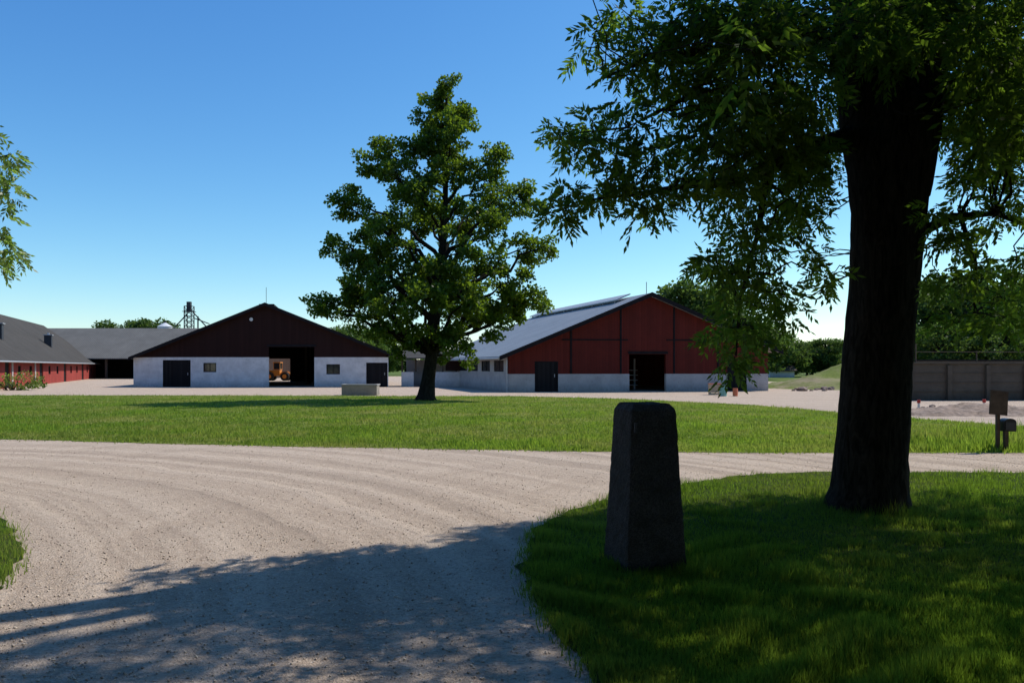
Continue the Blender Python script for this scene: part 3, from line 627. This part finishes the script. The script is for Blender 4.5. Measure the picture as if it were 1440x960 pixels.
w=wp(232,515,125)
T=Thing('grain_silo','pale grey metal grain silo with conical top','silo',(w[0],w[1],0))
g=Geo().cyl((0,0,0),(0,0,8.0),1.1,n=28)
for i in range(10): g.cyl((0,0,.4+i*.8),(0,0,.47+i*.8),1.13,n=28)
T.part('tank',g,M['palemetal']); T.part('roof',Geo().cyl((0,0,8.0),(0,0,8.6),1.2,.2,n=28),M['palemetal']); T.part('cap',Geo().cyl((0,0,8.6),(0,0,8.9),.2,n=12),M['darkmetal'])
w=wp(266,515,124)
T=Thing('elevator_tower','dark steel lattice tower of a grain elevator','tower',(w[0],w[1],0))
g=Geo(); s_=.55
for x in (-s_,s_):
    for y in (-s_,s_): g.cyl((x,y,0),(x,y,11.2),.09,n=6)
for i in range(14):
    z=i*.8
    for (p,q) in (((-s_,-s_),(s_,-s_)),((s_,-s_),(s_,s_)),((s_,s_),(-s_,s_)),((-s_,s_),(-s_,-s_))):
        g.cyl((p[0],p[1],z),(q[0],q[1],z+.8),.045,n=5); g.cyl((p[0],p[1],z+.8),(q[0],q[1],z+.8),.045,n=5)
T.part('frame',g,M['darkmetal'])
T.part('platform',Geo().box(-.8,.8,-.8,.8,10.3,10.38).box(-.3,.3,-.3,.3,10.381,11.9),M['darkmetal'])
T.part('pipe',Geo().cyl((-.3,0,10.0),(-2.6,0,7.5),.10,n=8).cyl((.3,0,10.6),(3.6,0,7.0),.10,n=8).cyl((.8,0,9.3),(3.2,0,8.4),.08,n=8).cyl((1.4,0,0),(1.4,0,9.6),.12,n=8),M['darkmetal'])
# ------------------------------------------------ link building between barns
T=Thing('link_shed','low white shed with dark roof between barns','shed',(-9.0,63.5,0))
T.part('wall',Geo().wall('u',0,5.6,0,.2,0,1.2,[(1.0,1.9,0,1.2)]),M['white'])
T.part('rear_wall',Geo().box(0,5.6,3,3.2,0,2.2),M['white'])
for i in range(6): T.part('post',Geo().box(i*1.1,i*1.1+.12,0.02,.18,1.203,2.25),M['wood'])
T.part('roof',Geo().extu([(-.5,2.25),(3.6,2.9),(3.6,3.0),(-.5,2.35)],-.4,6),M['roof_dark'])
T.part('panel',Geo().box(3.6,5.5,-.05,-.003,1.3,2.1),M['brownboards'])
# ------------------------------------------------ concrete trough
w=gp(505,556)
T=Thing('concrete_trough','pale concrete water trough at the lawn edge','trough',(w[0],w[1],0))
g=Geo().box(-1,1,0,.12,0,.58).box(-1,1,.78,.9,0,.58).box(-1,-.88,.12,.78,0,.58).box(.88,1,.12,.78,0,.58).box(-.88,.88,.12,.78,0,.1)
T.part('basin',g,M['concrete'],bevel=.02); T.part('rim',Geo().box(-1.04,1.04,-.04,.12,.583,.64).box(-1.04,1.04,.78,.94,.583,.64).box(-1.04,-.88,.12,.78,.583,.64).box(.88,1.04,.12,.78,.583,.64),M['grey_plaster'])
def barrel(px,py,mat,r,h,label,lidm):
    w=gp(px,py); T=Thing('barrel',label,'barrel',(w[0],w[1],0))
    g=Geo().cyl((0,0,0),(0,0,h*.33),r*.93,r,n=18).cyl((0,0,h*.33),(0,0,h*.66),r,r,n=18).cyl((0,0,h*.66),(0,0,h),r,r*.93,n=18)
    T.part('drum',g,M[mat]); T.part('rim',Geo().cyl((0,0,h),(0,0,h+.04),r*.97,n=18),M[lidm])
barrel(1017,557,'turq',.2,.54,'turquoise plastic barrel standing by red barn','turq')
barrel(1034,557,'orangebin',.14,.40,'orange plastic barrel standing by red barn','orangebin')
w=gp(1005,555); T=Thing('crate_stack','stack of tan slatted crates beside barrels','crate',(w[0],w[1],0))
g=Geo()
for i in range(5): g.box(-.28,.28,-.25,-.22,.02+i*.12,.1+i*.12); g.box(-.28,.28,.22,.25,.02+i*.12,.1+i*.12)
for x in (-.31,.28): g.box(x,x+.03,-.25,.25,0,.62)
T.part('slats',g,M['tan']); T.part('lid',Geo().box(-.33,.33,-.28,.28,.623,.66),M['orangebin'])
# ------------------------------------------------ wheel loader
w=(wp(393,515,90)[0],90)
T=Thing('wheel_loader','orange wheel loader parked beyond the open barn','tractor',(w[0],w[1],0)); T.e.scale=(.8,.8,.8)
T.part('body',Geo().ext([(-1.9,.7),(.2,.7),(.2,1.5),(-1.7,1.55),(-1.95,1.2)],-.6,.6).ext([(.3,.6),(1.3,.6),(1.3,1.1),(.3,1.2)],-.45,.45),M['orange'],bevel=.04)
c=T.part('cab',Geo().box(-.7,.25,-.6,.6,1.55,1.65),M['orange'])
T.part('cab_roof',Geo().box(-.75,.3,-.65,.65,2.55,2.68),M['orange'],parent=c)
T.part('window',Geo().box(-.65,.2,-.57,.57,1.65,2.55),M['glass'],parent=c)
for x,y in ((-.7,-.6),(.19,-.6),(-.7,.54),(.19,.54)): T.part('pillar',Geo().box(x,x+.06,y,y+.06,1.651,2.549),M['orange'],parent=c)
for x in (-1.2,1.0):
    for s in (-1,1):
        wl=T.part('wheel',Geo().cyl((x,s*.55,.62),(x,s*.98,.62),.62,n=24),M['rubber'],bevel=.04); T.part('rim',Geo().cyl((x,s*.97,.62),(x,s*1.0,.62),.3,n=16),M['orange'],parent=wl)
T.part('boom',Geo().ext([(.4,1.3),(1.2,1.35),(2.2,.5),(2.1,.35),(1.1,1.1),(.4,1.1)],-.35,-.2).ext([(.4,1.3),(1.2,1.35),(2.2,.5),(2.1,.35),(1.1,1.1),(.4,1.1)],.2,.35),M['orange'])
T.part('bucket',Geo().ext([(2.15,.1),(3.0,.05),(3.0,.1),(2.25,.18),(2.2,.75),(2.5,.95),(2.45,1.0),(2.1,.8)],-1.1,1.1),M['darkmetal'])
# ------------------------------------------------ concrete bunker wall
w=wp(1275,563,37.7)
T=Thing('bunker_wall','long dark stained concrete silage bunker wall with ribs','wall',(w[0],w[1],0),(1,.03),(-.03,1))
T.part('panel',Geo().box(0,24,0,.25,0,1.78),M['oldconcrete'])
for i in range(13): T.part('rib',Geo().box(i*1.9+.05,i*1.9+.25,-.14,-.003,0,1.70),M['oldconcrete'])
for i in range(3): T.part('seam',Geo().box(0,24,-.03,-.002,.42+i*.45,.44+i*.45),M['oldconcrete'])
T.part('coping',Geo().box(-.06,24.1,-.10,.33,1.783,1.86),M['oldconcrete'])
g=Geo()
for i in range(8): g.cyl((.5+i*3,.1,1.86),(.5+i*3,.1,2.75-.35*(i%2)),.03,n=6)
g.cyl((.5,.1,2.35),(21.5,.1,2.35),.02,n=5)
T.part('railing',g,M['wood'])
T=Thing('rear_bunker_wall','dark concrete bunker wall behind the first','wall',(27,52,0))
T.part('panel',Geo().box(0,40,0,.3,0,2.0),M['oldconcrete']); T.part('coping',Geo().box(-.05,40,-.05,.35,2.003,2.1),M['trim'])
T=Thing('small_shed','small distant shed with brown roof','shed',(wp(1100,515,115)[0],115,0))
T.part('wall',Geo().box(-1.8,1.8,0,3,0,1.0),M['white']); T.part('roof',Geo().extu([(-.4,.95),(1.5,1.75),(3.4,.95),(3.4,1.05),(1.5,1.85),(-.4,1.05)],-2.1,2.1),M['wood'])
# ------------------------------------------------ earth bank
def mound(name,cx,cy,rx,ry,h,mat,rough=.12,n=40,rot=0,kind='structure',label=None):
    V=[];Fc=[]
    for j in range(n+1):
        for i in range(n+1):
            x=(i/n*2-1);y=(j/n*2-1); r=min(1,math.hypot(x,y)); z=h*(math.cos(r*math.pi)*.5+.5)*(1+.25*math.sin(x*5+y*3)+.15*math.sin(y*9-x*7))+ (rough*h*random.uniform(-.5,.5) if r<.95 else 0)
            X=x*rx;Y=y*ry; V.append((cx+X*math.cos(rot)-Y*math.sin(rot),cy+X*math.sin(rot)+Y*math.cos(rot),z+.008 if r<.97 else -.03))
    for j in range(n):
        for i in range(n): a=j*(n+1)+i; Fc.append((a,a+1,a+n+2,a+n+1))
    ob=link(bpy.data.objects.new(name,np_mesh(name,V,Fc,mat,smooth=True))); ob['kind']=kind
mound('earth_bank',26.5,61,8.5,8,1.6,M['bank'],.08,50)
mound('spoil_heap',*gp(1360,582),4.2,1.6,.28,M['rock'],.5,36)
def rock_obj(x,y,s):
    bm=bmesh.new(); bmesh.ops.create_icosphere(bm,subdivisions=2,radius=s)
    for v in bm.verts: v.co*=random.uniform(.78,1.15); v.co.z*=.65
    me=bpy.data.meshes.new('rock'); bm.to_mesh(me); bm.free(); me.materials.append(M['rock'])
    ob=link(bpy.data.objects.new('rock',me)); ob.location=(x,y,s*.35); ob.rotation_euler=(0,0,random.uniform(0,6)); tag(ob,'rough broken stone lying in rubble at yard edge','rock',group='rubble stones at the yard edge')
for i in range(22):
    px=random.uniform(1115,1172); w=gp(px,random.uniform(547,550)); rock_obj(w[0],w[1],random.uniform(.12,.32))
for i in range(26):
    w=gp(random.uniform(1285,1420),random.uniform(573,584)); rock_obj(w[0],w[1],random.uniform(.06,.17))
for (px,py_) in ((1292,578),(1384,577)):
    w=gp(px,py_); T=Thing('marker_post','short red and white marker post beside rubble','post',(w[0],w[1],0),group='marker posts beside rubble')
    T.part('shaft',Geo().cyl((0,0,0),(0,0,.3),.04,n=10),M['whitepaint']); T.part('band',Geo().cyl((0,0,.301),(0,0,.42),.06,n=10),M['redpaint'])
# ------------------------------------------------ stone pillar
def pillar():
    bx,by=wp(906,515,6.5)[0],6.5
    T=Thing('stone_pillar','tapered rough granite gatepost standing in shaded grass','pillar',(bx,by,0))
    n=14; V=[];Fc=[]; rings=[]
    for z in np.linspace(-.05,1.29,36): rings.append((z,.264-(.264-.197)*max(z,0)/1.29))
    rings+= [(1.305,.190),(1.33,.170),(1.345,.158),(1.35,.08)]
    for z,w in rings:
        for s in range(4):
            for i in range(n):
                t_=i/n*2-1; p={0:(t_,-1),1:(1,t_),2:(-t_,1),3:(-1,-t_)}[s]
                c=.975+random.uniform(-.006,.006) if i==0 else 1
                j=.0035; V.append((p[0]*w*c+random.uniform(-j,j),p[1]*w*c+random.uniform(-j,j),z+(random.uniform(-.005,.005) if z>1.2 else 0)))
    m=4*n
    for r in range(len(rings)-1):
        for i in range(m): Fc.append((r*m+i,r*m+(i+1)%m,(r+1)*m+(i+1)%m,(r+1)*m+i))
    Fc.append(tuple((len(rings)-1)*m+i for i in range(m)))
    a=math.radians(14); V=[(x*math.cos(a)-y*math.sin(a),x*math.sin(a)+y*math.cos(a),z) for x,y,z in V]
    T.part('shaft',Geo().add(V,Fc),M['granite'])
    g=Geo().cyl((-.11,-.19,1.14),(-.115,-.28,1.14),.012,n=8).cyl((-.115,-.27,1.12),(-.115,-.27,1.20),.012,n=8); T.part('hinge_pin',g,M['darkmetal'])
pillar()
# ------------------------------------------------ mailbox with board
w=(wp(1403,635,15.1)[0],15.1)
T=Thing('mailbox','black mailbox on wooden post with small board','mailbox',(w[0],w[1],0))
T.part('post',Geo().box(-.03,.03,-.03,.03,0,.75),M['wood']); T.part('post',Geo().box(.13,.2,-.02,.05,0,.40),M['wood'])
bv=[(-.19,-.06,.73),(.15,-.06,.70),(.17,-.06,1.16),(-.17,-.06,1.20)]
g=Geo().add(bv+[(x,y+.03,z) for x,y,z in bv],[(0,1,2,3),(7,6,5,4),(0,4,5,1),(1,5,6,2),(2,6,7,3),(3,7,4,0)]); T.part('board',g,M['wood'],label='weathered grey wooden board')
pf=[(.07,.40),(.30,.40),(.30,.58)]+[(.185+.115*math.cos(t_),.58+.07*math.sin(t_)) for t_ in [math.pi*i/8 for i in range(1,8)]]+[(.07,.58)]
T.part('box',Geo().ext(pf,-.1,.1),M['blackpaint']); T.part('flap',Geo().box(.09,.28,-.115,-.103,.43,.58),M['darkmetal'])
# ------------------------------------------------ light
el=math.radians(50); az=math.atan2(.89,.45)
S=Vector((math.cos(el)*math.sin(az),math.cos(el)*math.cos(az),math.sin(el)))
sun=bpy.data.lights.new('sun','SUN'); sun.energy=5; sun.angle=math.radians(.5); sun.color=(1,.95,.86)
so=bpy.data.objects.new('sun',sun); so.rotation_euler=S.to_track_quat('Z','Y').to_euler(); so.location=(20,10,30); COL.objects.link(so)
wd=bpy.data.worlds.new('World'); scene.world=wd; wd.use_nodes=True; nt=wd.node_tree; bg=nt.nodes['Background']
sk=nt.nodes.new('ShaderNodeTexSky'); sk.sky_type='NISHITA'; sk.sun_disc=False; sk.sun_elevation=el; sk.sun_rotation=az; sk.air_density=1.0; sk.dust_density=.15; sk.ozone_density=2.8; sk.altitude=50
sp=nt.nodes.new('ShaderNodeSeparateColor'); nt.links.new(sk.outputs[0],sp.inputs[0]); cb=nt.nodes.new('ShaderNodeCombineColor')
for i,(e,k) in enumerate([(1.50,1.78),(1.18,1.66),(.80,1.44)]):
    m0=nt.nodes.new('ShaderNodeMath'); m0.operation='MULTIPLY'; m0.inputs[1].default_value=.1; nt.links.new(sp.outputs[i],m0.inputs[0])
    m1=nt.nodes.new('ShaderNodeMath'); m1.operation='POWER'; m1.inputs[1].default_value=e; nt.links.new(m0.outputs[0],m1.inputs[0])
    m2_=nt.nodes.new('ShaderNodeMath'); m2_.operation='MULTIPLY'; m2_.inputs[1].default_value=k*10; nt.links.new(m1.outputs[0],m2_.inputs[0]); nt.links.new(m2_.outputs[0],cb.inputs[i])
nt.links.new(cb.outputs[0],bg.inputs[0]); bg.inputs[1].default_value=.10
cam=bpy.data.cameras.new('camera'); cam.sensor_width=36; cam.lens=F/1440*36; cam.shift_y=35/1440; cam.clip_end=6000; cam.clip_start=.05
co_=bpy.data.objects.new('camera',cam); co_.location=(0,0,CZ); co_.rotation_euler=(math.pi/2,0,0); COL.objects.link(co_); scene.camera=co_
